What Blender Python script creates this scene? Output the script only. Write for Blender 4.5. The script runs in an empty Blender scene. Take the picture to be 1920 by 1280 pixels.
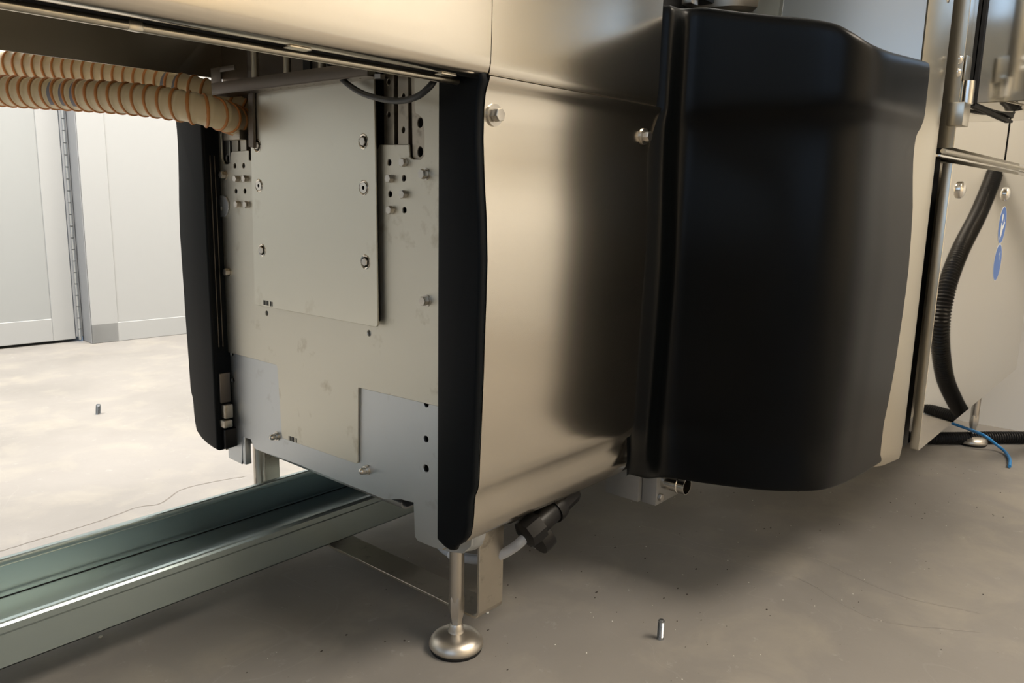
import bpy, bmesh, math, random
from mathutils import Vector, Matrix
random.seed(7)
S = bpy.context.scene
COL = S.collection

# ---------------------------------------------------------------- camera
YAW, PIT, ROL, FPX, HC = 0.709014456, 0.183027657, -0.021662681, 1486.93461, 0.68
_f = Vector((math.cos(PIT)*math.cos(YAW), math.cos(PIT)*math.sin(YAW), -math.sin(PIT)))
_r = Vector((math.sin(YAW), -math.cos(YAW), 0)); _d = _f.cross(_r)
CR = math.cos(ROL)*_r + math.sin(ROL)*_d
CD = -math.sin(ROL)*_r + math.cos(ROL)*_d
CAM = Vector((0, 0, HC))
cam = bpy.data.cameras.new('camera'); co = bpy.data.objects.new('camera', cam); COL.objects.link(co)
M = Matrix((CR, -CD, -_f)).transposed().to_4x4(); M.translation = CAM
co.matrix_world = M
cam.sensor_width = 36; cam.lens = FPX/1920*36; cam.clip_start = 0.02; cam.clip_end = 60
S.camera = co

# ---------------------------------------------------------------- world, light, exposure
w = bpy.data.worlds.new('world'); S.world = w; w.use_nodes = True
nt = w.node_tree; bg = nt.nodes['Background']
bg.inputs[0].default_value = (0.50, 0.68, 0.95, 1); bg.inputs[1].default_value = 1.3

def area(name, loc, rot, sx, sy, power, color):
    l = bpy.data.lights.new(name, 'AREA'); l.shape = 'RECTANGLE'; l.size = sx; l.size_y = sy
    l.energy = power; l.color = color
    o = bpy.data.objects.new(name, l); COL.objects.link(o); o.location = loc; o.rotation_euler = rot
    return o
WARM = (1.0, 0.88, 0.73); NEUT = (1.0, 0.95, 0.89)
area('ceiling_lamp_front', (1.8, -1.7, 3.3), (0, 0, 0), 1.9, 1.2, 92, WARM)
area('ceiling_lamp_near', (-1.9, -0.4, 3.3), (0, 0, 0), 0.6, 2.4, 4, NEUT)
area('ceiling_lamp_far', (0.6, 2.55, 3.3), (0, 0, 0), 3.6, 0.6, 205, NEUT)

vs = S.view_settings
vs.view_transform = 'Standard'; vs.look = 'None'; vs.gamma = 1; vs.use_curve_mapping = False
vs.exposure = 0.70

# ---------------------------------------------------------------- helpers
def ray(x, y): return CR*((x-960)/FPX) + CD*((y-640)/FPX) + _f
def P(x, y, ax, val):
    d = ray(x, y); i = 'xyz'.index(ax); return CAM + d*((val-CAM[i])/d[i])
def PD(x, y, depth): return CAM + ray(x, y)*depth
def YZ(x, y, X): p = P(x, y, 'x', X); return (p.y, p.z)
def XZ(x, y, Y): p = P(x, y, 'y', Y); return (p.x, p.z)

def link(name, me, mat=None, parent=None, smooth=False):
    o = bpy.data.objects.new(name, me); COL.objects.link(o)
    if mat is not None and not me.materials: me.materials.append(mat)
    if parent: o.parent = parent
    if smooth:
        me.shade_smooth()
    return o
def empty(name, loc=(0, 0, 0)):
    o = bpy.data.objects.new(name, None); COL.objects.link(o); o.empty_display_size = 0.05
    return o
def tag(o, label, cat, group=None):
    o['label'] = label; o['category'] = cat
    if group: o['group'] = group
    return o
def lab(o, label): o['label'] = label; return o
def struct(o, label=None):
    o['kind'] = 'structure'
    if label: o['label'] = label; 
    return o
def sharp(me, ang=35):
    me.shade_smooth(); th = math.radians(ang)
    bm = bmesh.new(); bm.from_mesh(me)
    for e in bm.edges:
        if len(e.link_faces) == 2 and e.calc_face_angle(0.0) > th: e.smooth = False
    bm.to_mesh(me); bm.free()

def box(name, lo, hi, mat, parent=None, bev=0.0, seg=2):
    bm = bmesh.new(); bmesh.ops.create_cube(bm, size=1)
    for v in bm.verts:
        v.co = Vector([(lo[i]+hi[i])/2 + v.co[i]*(hi[i]-lo[i]) for i in range(3)])
    if bev > 0: bmesh.ops.bevel(bm, geom=bm.edges[:], offset=bev, segments=seg, profile=0.5, affect='EDGES')
    me = bpy.data.meshes.new(name); bm.to_mesh(me); bm.free(); sharp(me, 30)
    return link(name, me, mat, parent)

def rpoly(pts, r, n=5):
    """round the corners of a polygon; r number or list"""
    out = []; N = len(pts)
    for i in range(N):
        p0, p1, p2 = Vector(pts[i-1]), Vector(pts[i]), Vector(pts[(i+1) % N])
        rr = r[i] if isinstance(r, (list, tuple)) else r
        if rr <= 0: out.append(tuple(p1)); continue
        a = (p0-p1); b = (p2-p1); la, lb = a.length, b.length
        a.normalize(); b.normalize()
        k = min(rr, la*0.45, lb*0.45)
        s, e = p1+a*k, p1+b*k
        for j in range(n+1):
            t = j/n
            out.append(tuple((1-t)**2*s + 2*t*(1-t)*p1 + t*t*e))
    return out
def circ(c, r, n=20, ry=None):
    return [(c[0]+r*math.cos(2*math.pi*i/n), c[1]+(ry or r)*math.sin(2*math.pi*i/n)) for i in range(n)]

def plate(name, outline, holes, X, t, mat, parent=None, axis='x', bev=0.0006, smooth=False):
    """sheet whose front lies at X facing -axis; outline in (y,z) for axis x, (x,z) for axis y; thickness t goes towards +axis"""
    cu = bpy.data.curves.new('tmp', 'CURVE'); cu.dimensions = '2D'; cu.fill_mode = 'BOTH'
    cu.extrude = max(t/2-bev, 1e-5); cu.bevel_depth = bev; cu.bevel_resolution = 3 if smooth else 0
    cu.offset = -bev
    for loop in [outline]+list(holes):
        sp = cu.splines.new('POLY'); sp.points.add(len(loop)-1)
        for i, p in enumerate(loop): sp.points[i].co = (p[0], p[1], 0, 1)
        sp.use_cyclic_u = True
    o = bpy.data.objects.new('tmp', cu); COL.objects.link(o)
    dg = bpy.context.evaluated_depsgraph_get(); dg.update()
    me = bpy.data.meshes.new_from_object(o.evaluated_get(dg))
    bpy.data.objects.remove(o); bpy.data.curves.remove(cu)
    bm = bmesh.new(); bm.from_mesh(me)
    for v in bm.verts:
        u, vv, ww = v.co
        v.co = (X+t/2+ww, u, vv) if axis == 'x' else ((u, X+t/2+ww, vv) if axis == 'y' else (u, vv, X+t/2+ww))
    bmesh.ops.remove_doubles(bm, verts=bm.verts[:], dist=1e-6)
    bmesh.ops.recalc_face_normals(bm, faces=bm.faces[:])
    bm.to_mesh(me); bm.free(); me.name = name; me.materials.clear()
    if smooth: sharp(me, 50)
    else: me.shade_flat()
    return link(name, me, mat, parent)

def frame_of(d):
    d = Vector(d).normalized()
    up = Vector((0, 0, 1)) if abs(d.z) < 0.95 else Vector((0, 1, 0))
    a = d.cross(up).normalized(); b = a.cross(d).normalized()
    return d, a, b
def lathe_mesh(name, prof, seg=24, phase=0.0):
    """profile (r,h) turned about +Z; capped where r=0"""
    bm = bmesh.new(); rings = []
    for r, h in prof:
        if r <= 1e-7: rings.append([bm.verts.new((0, 0, h))])
        else: rings.append([bm.verts.new((r*math.cos(phase+2*math.pi*i/seg), r*math.sin(phase+2*math.pi*i/seg), h)) for i in range(seg)])
    for A, B in zip(rings, rings[1:]):
        for i in range(seg):
            j = (i+1) % seg
            if len(A) == 1 and len(B) == 1: continue
            if len(A) == 1: bm.faces.new((A[0], B[i], B[j]))
            elif len(B) == 1: bm.faces.new((A[i], B[0], A[j]))
            else: bm.faces.new((A[i], B[i], B[j], A[j]))
    bmesh.ops.recalc_face_normals(bm, faces=bm.faces[:])
    me = bpy.data.meshes.new(name); bm.to_mesh(me); bm.free(); sharp(me, 32)
    return me
def orient(o, loc, d, roll=0):
    d, a, b = frame_of(d)
    m = Matrix((a, b, d)).transposed()
    if m.determinant() < 0: m = Matrix((-a, b, d)).transposed()
    m = m @ Matrix.Rotation(roll, 3, 'Z')
    m = m.to_4x4(); m.translation = Vector(loc); o.matrix_local = m
    return o
def lathe(name, prof, loc, d, mat, parent=None, seg=24, roll=0):
    o = link(name, lathe_mesh(name, prof, seg), mat, parent); orient(o, loc, d, roll); return o
def cr(pts, n):
    """Catmull-Rom through points, n samples per span"""
    pts = [Vector(p) for p in pts]; out = []
    for i in range(len(pts)-1):
        p0 = pts[i-1] if i else pts[0]*2-pts[1]
        p1, p2 = pts[i], pts[i+1]
        p3 = pts[i+2] if i+2 < len(pts) else p2*2-p1
        for j in range(n):
            t = j/n
            out.append(0.5*((2*p1)+(-p0+p2)*t+(2*p0-5*p1+4*p2-p3)*t*t+(-p0+3*p1-3*p2+p3)*t**3))
    out.append(pts[-1]); return out
def resample(pts, step):
    L = [0]
    for a, b in zip(pts, pts[1:]): L.append(L[-1]+(b-a).length)
    n = max(2, int(L[-1]/step)); out = []; k = 0
    for i in range(n+1):
        s = L[-1]*i/n
        while k < len(L)-2 and L[k+1] < s: k += 1
        t = (s-L[k])/max(1e-9, L[k+1]-L[k]); out.append(pts[k].lerp(pts[k+1], t))
    return out, L[-1]
def sweep(name, path, rad, mat, parent=None, seg=16, cap=True, hollow=False):
    """tube; rad number or function of arc length"""
    bm = bmesh.new(); rings = []; s = 0; ref = None
    for i, p in enumerate(path):
        if i: s += (p-path[i-1]).length
        t = (path[min(i+1, len(path)-1)]-path[max(i-1, 0)]).normalized()
        if ref is None: _, ref, _b = frame_of(t)
        a = (ref - t*ref.dot(t)).normalized(); ref = a; b = t.cross(a)
        r = rad(s) if callable(rad) else rad
        rings.append([bm.verts.new(p+(a*math.cos(2*math.pi*k/seg)+b*math.sin(2*math.pi*k/seg))*r) for k in range(seg)])
    for A, B in zip(rings, rings[1:]):
        for k in range(seg): bm.faces.new((A[k], B[k], B[(k+1) % seg], A[(k+1) % seg]))
    if cap: bm.faces.new(rings[0]); bm.faces.new(rings[-1])
    bmesh.ops.recalc_face_normals(bm, faces=bm.faces[:])
    me = bpy.data.meshes.new(name); bm.to_mesh(me); bm.free(); sharp(me, 40)
    return link(name, me, mat, parent)
def strip(name, rows, mat, parent=None, thick=0.0015, smooth=True, ang=40):
    """loft: rows = list of lists of points"""
    bm = bmesh.new(); R_ = [[bm.verts.new(p) for p in r] for r in rows]
    for A, B in zip(R_, R_[1:]):
        for k in range(len(A)-1): bm.faces.new((A[k], B[k], B[k+1], A[k+1]))
    me = bpy.data.meshes.new(name); bm.to_mesh(me); bm.free()
    sharp(me, ang)
    o = link(name, me, mat, parent)
    if thick:
        m = o.modifiers.new('solid', 'SOLIDIFY'); m.thickness = abs(thick); m.offset = -1 if thick > 0 else 1
        dg = bpy.context.evaluated_depsgraph_get(); dg.update()
        m2 = bpy.data.meshes.new_from_object(o.evaluated_get(dg)); o.modifiers.clear(); o.data = m2; m2.name = name; sharp(m2, ang)
    return o
def dup(root):
    r = root.copy(); COL.objects.link(r)
    for c in list(root.children):
        k = c.copy(); COL.objects.link(k); k.parent = r; k.matrix_parent_inverse = c.matrix_parent_inverse.copy()
    return r

# ---------------------------------------------------------------- materials
def mat(name, base, rough=0.5, metal=0.0, spec=0.5, bump=None, noise=None, stretch=None, coat=0, trans=0, sss=0, stain=None, aniso=0, rvar=0.0):
    """noise=(scale, amount) value variation; bump=(scale, strength); stretch=(sx,sy,sz); stain=(colour, scale, lo, hi, amount)"""
    m = bpy.data.materials.new(name); m.use_nodes = True; N = m.node_tree; L = N.links
    b = N.nodes['Principled BSDF']
    b.inputs['Base Color'].default_value = (*base, 1); b.inputs['Roughness'].default_value = rough
    b.inputs['Metallic'].default_value = metal; b.inputs['Specular IOR Level'].default_value = spec
    if coat: b.inputs['Coat Weight'].default_value = coat; b.inputs['Coat Roughness'].default_value = 0.25
    if trans: b.inputs['Transmission Weight'].default_value = trans
    if sss:
        b.inputs['Subsurface Weight'].default_value = sss; b.inputs['Subsurface Radius'].default_value = (0.02, 0.012, 0.006)
        b.inputs['Subsurface Scale'].default_value = 0.5
    if aniso: b.inputs['Anisotropic'].default_value = aniso
    tc = N.nodes.new('ShaderNodeTexCoord'); mp = N.nodes.new('ShaderNodeMapping'); L.new(tc.outputs['Object'], mp.inputs[0])
    if stretch: mp.inputs['Scale'].default_value = stretch
    col = None
    if noise:
        n = N.nodes.new('ShaderNodeTexNoise'); n.inputs['Scale'].default_value = noise[0]; n.inputs['Detail'].default_value = 6
        L.new(mp.outputs[0], n.inputs['Vector'])
        r = N.nodes.new('ShaderNodeMapRange'); r.inputs[1].default_value = 0.0; r.inputs[2].default_value = 1.0
        r.inputs[3].default_value = 1-noise[1]; r.inputs[4].default_value = 1+noise[1]; L.new(n.outputs[0], r.inputs[0])
        mx = N.nodes.new('ShaderNodeVectorMath'); mx.operation = 'SCALE'; mx.inputs[0].default_value = base
        L.new(r.outputs[0], mx.inputs['Scale']); col = mx.outputs[0]
        if rvar:
            rr = N.nodes.new('ShaderNodeMapRange'); rr.inputs[1].default_value = 0.0; rr.inputs[2].default_value = 1.0
            rr.inputs[3].default_value = rough-rvar; rr.inputs[4].default_value = rough+rvar; L.new(n.outputs[0], rr.inputs[0])
            L.new(rr.outputs[0], b.inputs['Roughness'])
    if stain:
        n = N.nodes.new('ShaderNodeTexNoise'); n.inputs['Scale'].default_value = stain[1]; n.inputs['Detail'].default_value = 5; n.inputs['Roughness'].default_value = 0.6
        L.new(tc.outputs['Object'], n.inputs['Vector'])
        r = N.nodes.new('ShaderNodeMapRange'); r.inputs[1].default_value = stain[2]; r.inputs[2].default_value = stain[3]; r.inputs[4].default_value = stain[4]
        L.new(n.outputs[0], r.inputs[0])
        mx = N.nodes.new('ShaderNodeMix'); mx.data_type = 'RGBA'; L.new(r.outputs[0], mx.inputs[0])
        if col: L.new(col, mx.inputs[6])
        else: mx.inputs[6].default_value = (*base, 1)
        mx.inputs[7].default_value = (*stain[0], 1); col = mx.outputs[2]
    if col: L.new(col, b.inputs['Base Color'])
    if bump:
        n = N.nodes.new('ShaderNodeTexNoise'); n.inputs['Scale'].default_value = bump[0]; n.inputs['Detail'].default_value = 4
        L.new(mp.outputs[0], n.inputs['Vector'])
        bp = N.nodes.new('ShaderNodeBump'); bp.inputs['Strength'].default_value = bump[1]; bp.inputs['Distance'].default_value = 0.002
        L.new(n.outputs[0], bp.inputs['Height']); L.new(bp.outputs[0], b.inputs['Normal'])
    return m
STEEL = (0.66, 0.62, 0.55)
m_skin = mat('brushed_stainless_skin', (0.70, 0.65, 0.56), 0.19, 1)
m_plate = mat('beige_matt_stainless', (0.68, 0.66, 0.58), 0.46, 1, noise=(5, 0.03), stretch=(1, 1, 3), stain=((0.36, 0.31, 0.22), 15, 0.58, 0.74, 0.75))
m_access = mat('smooth_access_plate_steel', (0.68, 0.665, 0.585), 0.36, 1, noise=(5, 0.025), stretch=(1, 1, 3), stain=((0.45, 0.41, 0.32), 14, 0.64, 0.78, 0.5))
m_galv = mat('bluish_galvanised_sheet', (0.60, 0.63, 0.65), 0.45, 1, noise=(9, 0.06), rvar=0.06, stain=((0.38, 0.38, 0.37), 26, 0.62, 0.75, 0.5))
m_tray = mat('galvanised_cable_channel', (0.43, 0.52, 0.53), 0.32, 0.9, noise=(14, 0.05), stretch=(0.25, 1, 1))
m_bolt = mat('bolt_steel', (0.60, 0.57, 0.52), 0.28, 1, noise=(200, 0.1))
m_dome = mat('polished_steel', (0.72, 0.69, 0.63), 0.16, 1)
m_foot = mat('turned_foot_steel', (0.60, 0.56, 0.50), 0.38, 1)
m_strap = mat('dull_stainless_strap', (0.50, 0.46, 0.39), 0.42, 1, noise=(22, 0.12), stain=((0.24, 0.21, 0.17), 40, 0.58, 0.72, 0.7))
m_mirror = mat('mirror_polished_steel', (0.76, 0.73, 0.66), 0.025, 1)
m_brush = mat('polished_brushed_sheet', (0.72, 0.71, 0.68), 0.30, 1)
m_rack = mat('shade_darkened_rack_steel', (0.17, 0.15, 0.13), 0.45, 1)  # base darkened to carry the shade under the housing
m_edge = mat('brushed_frame_steel', (0.58, 0.54, 0.45), 0.30, 1, noise=(12, 0.04), stretch=(1, 1, 0.3))
m_bulge = mat('satin_black_moulding', (0.002, 0.0026, 0.003), 0.30, 0, 0.17, noise=(3, 0.1))
m_trim = mat('matt_black_rubbery_trim', (0.003, 0.0045, 0.006), 0.45, 0, 0.12, noise=(30, 0.1))
m_dark = mat('dark_steel_and_unlit_inside', (0.035, 0.036, 0.038), 0.6, 0.3)  # dark base also stands in for the unlit inside of the carcass
m_black = mat('black_plastic', (0.006, 0.006, 0.0065), 0.42, 0, 0.3)
m_gap = mat('black_rubber_and_gap_shade', (0.006, 0.006, 0.006), 0.7)  # rubber black, reused to paint shade in open gaps
m_hose = mat('translucent_cream_hose', (0.78, 0.66, 0.44), 0.36, 0, 0.45, sss=0.12, noise=(40, 0.05))
m_helix = mat('amber_hose_helix', (0.62, 0.27, 0.09), 0.38, 0, 0.4)
m_print = mat('blue_grey_hose_print', (0.22, 0.22, 0.26), 0.5)
m_cable = mat('black_cable_sheath', (0.02, 0.023, 0.027), 0.45)
m_grey_cable = mat('grey_cable_sheath', (0.48, 0.50, 0.53), 0.45)
m_blue = mat('blue_air_tube', (0.03, 0.25, 0.62), 0.35)
m_block = mat('grey_cast_block', (0.36, 0.36, 0.35), 0.45, 0.6, noise=(60, 0.05))
m_sticker = mat('sticker_blue', (0.05, 0.16, 0.52), 0.35)
m_white = mat('sticker_white', (0.85, 0.87, 0.88), 0.4)
m_stud = mat('zinc_plated_stud', (0.36, 0.38, 0.40), 0.35, 1, noise=(300, 0.15))
m_scrap = mat('pale_plaster_crumbs', (0.75, 0.74, 0.70), 0.9)
m_grit = mat('dark_grit', (0.06, 0.05, 0.045), 0.9)
m_ink = mat('black_ink', (0.015, 0.015, 0.018), 0.6)
m_wall = mat('painted_white_wall', (0.375, 0.385, 0.385), 0.55, noise=(2, 0.015), bump=(90, 0.03))
m_wall_b = mat('warm_white_room_wall', (0.80, 0.70, 0.54), 0.7)
m_wall_r = mat('white_side_wall', (0.80, 0.79, 0.76), 0.6)
m_hood = mat('polished_hood_steel', (0.74, 0.75, 0.75), 0.13, 1)
m_post = mat('grey_hinge_and_shaded_return', (0.28, 0.29, 0.30), 0.5)  # hinge grey; on the wall return it paints the side turned from light
m_doorp = mat('white_door_leaf', (0.33, 0.345, 0.345), 0.5, noise=(2, 0.015))
m_ceil = mat('ceiling_panels', (0.5, 0.49, 0.47), 0.8)

def floor_mat():
    m = bpy.data.materials.new('sealed_concrete_floor'); m.use_nodes = True; N = m.node_tree; L = N.links
    b = N.nodes['Principled BSDF']; tc = N.nodes.new('ShaderNodeTexCoord'); vec = tc.outputs['Object']
    def noise(s, d=6, ro=0.6, dist=0.0):
        n = N.nodes.new('ShaderNodeTexNoise'); n.inputs['Scale'].default_value = s; n.inputs['Detail'].default_value = d
        n.inputs['Roughness'].default_value = ro; n.inputs['Distortion'].default_value = dist; L.new(vec, n.inputs['Vector']); return n.outputs[0]
    def ramp(src, a, b_, lo=0.0, hi=1.0):
        r = N.nodes.new('ShaderNodeMapRange'); r.inputs[1].default_value = a; r.inputs[2].default_value = b_
        r.inputs[3].default_value = lo; r.inputs[4].default_value = hi; L.new(src, r.inputs[0]); return r.outputs[0]
    def mix(f, a, c):
        x = N.nodes.new('ShaderNodeMix'); x.data_type = 'RGBA'; L.new(f, x.inputs[0])
        for i, v in ((6, a), (7, c)):
            if isinstance(v, tuple): x.inputs[i].default_value = (*v, 1)
            else: L.new(v, x.inputs[i])
        return x.outputs[2]
    c = mix(ramp(noise(1.6, 5, 0.55, 0.6), 0.35, 0.68), (0.228, 0.216, 0.200), (0.282, 0.266, 0.248))
    c = mix(ramp(noise(6, 5, 0.6, 0.4), 0.50, 0.70, 0, 0.55), c, (0.34, 0.315, 0.27))
    c = mix(ramp(noise(26, 6, 0.7), 0.62, 0.74, 0, 0.6), c, (0.40, 0.39, 0.37))
    c = mix(ramp(noise(140, 3, 0.6), 0.70, 0.76, 0, 0.6), c, (0.13, 0.11, 0.09))
    # fine hairline scratches and cracks: where a distorted noise crosses 0.5
    n = noise(1.1, 3, 0.5, 1.2)
    s = N.nodes.new('ShaderNodeMath'); s.operation = 'SUBTRACT'; L.new(n, s.inputs[0]); s.inputs[1].default_value = 0.47
    a = N.nodes.new('ShaderNodeMath'); a.operation = 'ABSOLUTE'; L.new(s.outputs[0], a.inputs[0])
    c = mix(ramp(a.outputs[0], 0.0, 0.0010, 0.12, 0.0), c, (0.42, 0.40, 0.37))
    L.new(c, b.inputs['Base Color'])
    L.new(ramp(noise(4, 5, 0.6), 0.3, 0.7, 0.42, 0.60), b.inputs['Roughness'])
    b.inputs['Specular IOR Level'].default_value = 0.35
    bp = N.nodes.new('ShaderNodeBump'); bp.inputs['Strength'].default_value = 0.12; bp.inputs['Distance'].default_value = 0.002
    L.new(noise(60, 5, 0.6), bp.inputs['Height']); L.new(bp.outputs[0], b.inputs['Normal'])
    return m
m_floor = floor_mat()

# ================================================================ SETTING
def quad(name, pts, mt, label=None):
    me = bpy.data.meshes.new(name); me.from_pydata([tuple(p) for p in pts], [], [tuple(range(len(pts)))]); me.update()
    return struct(link(name, me, mt), label)
struct(box('floor', (-4.2, -3.6, -0.1), (2.95, 4.6, 0.0), m_floor), 'beige sealed concrete floor with fine scratches and specks')
struct(box('ceiling', (-4.2, -3.6, 3.4), (2.95, 4.6, 3.5), m_ceil))
struct(box('wall_front', (-4.2, -3.7, 0), (2.95, -3.6, 3.4), m_wall_b))
struct(box('wall_right', (2.80, -3.6, 0), (2.90, 4.6, 3.4), m_wall_r), 'white wall behind the service cabinet at the right')
# left side: low parapet and piers, big openings onto the sky
struct(box('wall_left', (-4.3, -3.6, 0), (-4.2, 4.6, 1.5), m_wall))
for i, y in enumerate((-3.6, -2.7, -0.85, 1.30, 3.15)):
    struct(box('trim_%d' % (i+1), (-4.3, y, 1.5), (-4.2, y+0.35, 3.4), m_wall))

# far wall: a raised panel, its return (the post) and a door leaf set back beside it
O = Vector((1.388, 3.605, 0)); U = Vector((1.7884-1.388, 3.5744-3.6047, 0)).normalized(); Vn = Vector((-U.y, U.x, 0))
def wl(u, n, z): return O + U*u + Vn*n + Vector((0, 0, z))
def wbox(name, u0, u1, n0, n1, z0, z1, mt, parent=None):
    o = box(name, (u0, n0, z0), (u1, n1, z1), mt, parent, 0.002, 1)
    m = Matrix((U, Vn, Vector((0, 0, 1)))).transposed().to_4x4(); m.translation = O
    if parent is None: o.matrix_world = m
    else: o.matrix_local = m
    return o
wf = wbox('wall_far', 0.0, 2.2, 0.0, 0.12, 0, 3.4, m_wall); struct(wf, 'white flush wall panel behind the machine')
struct(wbox('wall_back', -6.0, 0.0, 0.16, 0.22, 0, 3.4, m_wall), None)
struct(wbox('baseboard_far', 0.0, 2.2, -0.004, 0.0, 0.0, 0.085, m_wall), 'shallow white skirting on the far wall')
struct(wbox('trim_6', 0.0, 0.11, -0.004, 0.0, 0.0, 3.4, m_wall))
d1 = empty('door_1'); struct(d1, 'white door leaf set back at the left of the far wall')
wbox('door_leaf', -1.30, -0.035, 0.105, 0.145, 0.012, 3.0, m_doorp, d1)
wbox('door_border', -0.125, -0.037, 0.100, 0.105, 0.012, 3.0, m_wall, d1)
wbox('door_border', -1.30, -0.125, 0.100, 0.105, 0.012, 0.11, m_wall, d1)
struct(wbox('trim_7', -0.004, 0.0, -0.002, 0.12, 0, 3.4, m_post), 'return of the wall panel beside the door, its shade painted light grey')
hg = wbox('piano_hinge', -0.034, -0.006, 0.100, 0.108, 0.02, 3.0, m_post, d1)
def knuckles():
    bm = bmesh.new()
    for k in range(60):
        z = 0.03+k*0.05
        r = bmesh.ops.create_cone(bm, cap_ends=True, segments=8, radius1=0.007, radius2=0.007, depth=0.046)
        for v in r['verts']: v.co += Vector((-0.020, 0.098, z))
    me = bpy.data.meshes.new('hinge_knuckles'); bm.to_mesh(me); bm.free()
    o = link('hinge_knuckles', me, m_galv, d1); m = Matrix((U, Vn, Vector((0, 0, 1)))).transposed().to_4x4(); m.translation = O; o.matrix_local = m; o['kind'] = 'stuff'
knuckles()

# ================================================================ PEDESTAL
XC, XP = 0.705, 0.735
XR = 1.105
ped = empty('machine_pedestal')
tag(ped, 'stainless machine pedestal with bolted beige end plates, standing on levelling feet', 'machine')

def yz(pts, X): return [YZ(x, y, X) for x, y in pts]

# inner carcass behind the plates
XI = XP+0.034
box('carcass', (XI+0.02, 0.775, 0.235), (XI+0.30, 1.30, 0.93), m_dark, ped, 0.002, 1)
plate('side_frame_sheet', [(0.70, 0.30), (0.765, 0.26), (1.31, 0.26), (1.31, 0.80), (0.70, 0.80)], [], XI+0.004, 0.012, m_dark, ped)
# unseen block added to keep lamp light off the floor, and far flank
box('light_block_body', (XR+0.01, 0.90, 0.26), (1.59, 1.45, 1.70), m_dark, ped, 0.003, 1)
box('flank_panel', (XC+0.03, 1.312, 0.25), (XR, 1.318, 0.80), m_trim, ped)

# galvanised base plate (with its two feet tabs and the rounded lower lip)
XB = XP+0.004
bp = yz([(420, 640), (424, 720), (428.6, 858), (453, 870), (455, 819), (470, 823.5), (473, 833), (479, 842), (560, 871), (720, 936), (752, 936), (775, 942), (777.6, 1006), (783, 1013.6), (811, 1025.6)], XB)
bp = bp + [(0.745, 0.183), (0.715, 0.190), (0.700, 0.205), (0.695, 0.24), (0.695, 0.42), (0.76, 0.50), (1.30, 0.50)]
holes = [circ(YZ(x, y, XB), r) for x, y, r in ((437, 713, .0045), (435, 663, .0045), (798.5, 823, .0048), (798.5, 878, .0056), (799, 757, .0048))]
b = plate('galvanised_base_plate', bp, holes, XB, 0.004, m_galv, ped); lab(b, 'pale grey galvanised base plate behind the beige ones')
# rounded lower lip: a sheet edge bent back
pL = P(479, 843, 'x', XB); pR = P(751, 937, 'x', XB)
rows = []
for t in range(0, 11):
    a = math.pi*0.5*t/5 if t <= 5 else math.pi*0.5
    rr = 0.013
    if t <= 5: dx, dz = rr*(1-math.cos(a)), -rr*math.sin(a)
    else: dx, dz = rr+(t-5)*0.010, -rr
    zr = (pL.z+pR.z)/2
    rows.append([(XB+dx, pL.y, zr+dz+0.002), (XB+dx, pR.y, zr+dz+0.002)])
lab(strip('bent_lip', rows, m_galv, ped, 0.003), 'rounded lower lip of the base plate')
# thin side of the far tab
box('tab_return', (XB, P(460, 845, 'x', XB).y-0.0, 0.182), (XB+0.012, P(455, 845, 'x', XB).y, 0.236), m_galv, ped, 0.001)
# rounded outer corner bending under the side panel
rows = []
for z, sh in ((0.50, 0), (0.24, 0), (0.215, 0.0), (0.20, 0.006), (0.19, 0.016), (0.184, 0.03)):
    row = []
    for k in range(7):
        a = math.pi/2*k/6
        row.append((XB+0.024*(1-math.cos(a))+0.0, 0.719+sh-0.024*math.sin(a), z))
    rows.append(row)
lab(strip('corner_return', rows, m_galv, ped, 0.003), 'rounded steel corner under the black trim')

# T shaped beige plate with cut-outs
T = yz([(402.5, 205), (405.6, 233), (416.6, 407), (424, 659), (519.5, 684.5), (528.5, 821), (670.5, 870), (671.5, 726.5), (822, 762)], XP)
T = T + [(0.735, 0.42), (0.735, 0.845)]
T += yz([(776, 120), (777, 201.5), (779, 212.5), (785.6, 216), (793, 223), (795.5, 256), (795.3, 291), (789, 298.6), (773, 298.6), (767, 293), (765.8, 271), (711, 271)], XP)
T += yz([(700, 300), (560, 320), (466.5, 300), (466.3, 282), (433, 284), (431.4, 304), (427.5, 307.5), (420, 307), (416, 298), (414, 251), (418, 246.6), (424.5, 243), (428, 225), (425, 190)], XP)
rad = [0]*4+[.006, .006, .006, .003, 0]+[0, 0]+[0]*11+[.002]+[0, 0, 0]+[.002, .005]+[0]*8
rad = rad[:len(T)]+[0]*(len(T)-len(rad))
hl = [(440, 310.6, .0042), (456.4, 310.3, .0042), (442.3, 358, .0042), (459, 358, .0042), (729.7, 304.5, .0042), (757, 334, .0042),
      (731.2, 363.8, .0042), (758, 393.6, .0042), (500, 587, .0040), (692, 624.6, .0044)]
b = plate('t_shaped_end_plate', rpoly(T, rad), [circ(YZ(x, y, XP), r, 16) for x, y, r in hl], XP, 0.0035, m_plate, ped)
lab(b, 'large beige steel end plate, T-shaped below, lightly stained')

# inner access plate, stands proud; a black sheet behind paints its shadow gap
XA = XP-0.010
A = yz([(469, 150), (470, 275), (477.2, 571), (708, 613.6), (700.5, 120)], XA)
ah = [circ(YZ(x, y, XA), .0085, 24) for x, y in ((482.5, 273), (485.6, 348), (491, 469), (681, 265), (682, 352), (685, 491))]
b = plate('access_plate', rpoly(A, [0, 0, .008, .006, 0]), ah, XA, 0.003, m_access, ped); lab(b, 'rectangular beige access plate standing proud of the end plate')
A2 = yz([(480, 200), (486, 560), (706, 603), (700, 200)], XA+0.003)
plate('access_gap_shade', A2, [], XA+0.0032, 0.0066, m_gap, ped)

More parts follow.
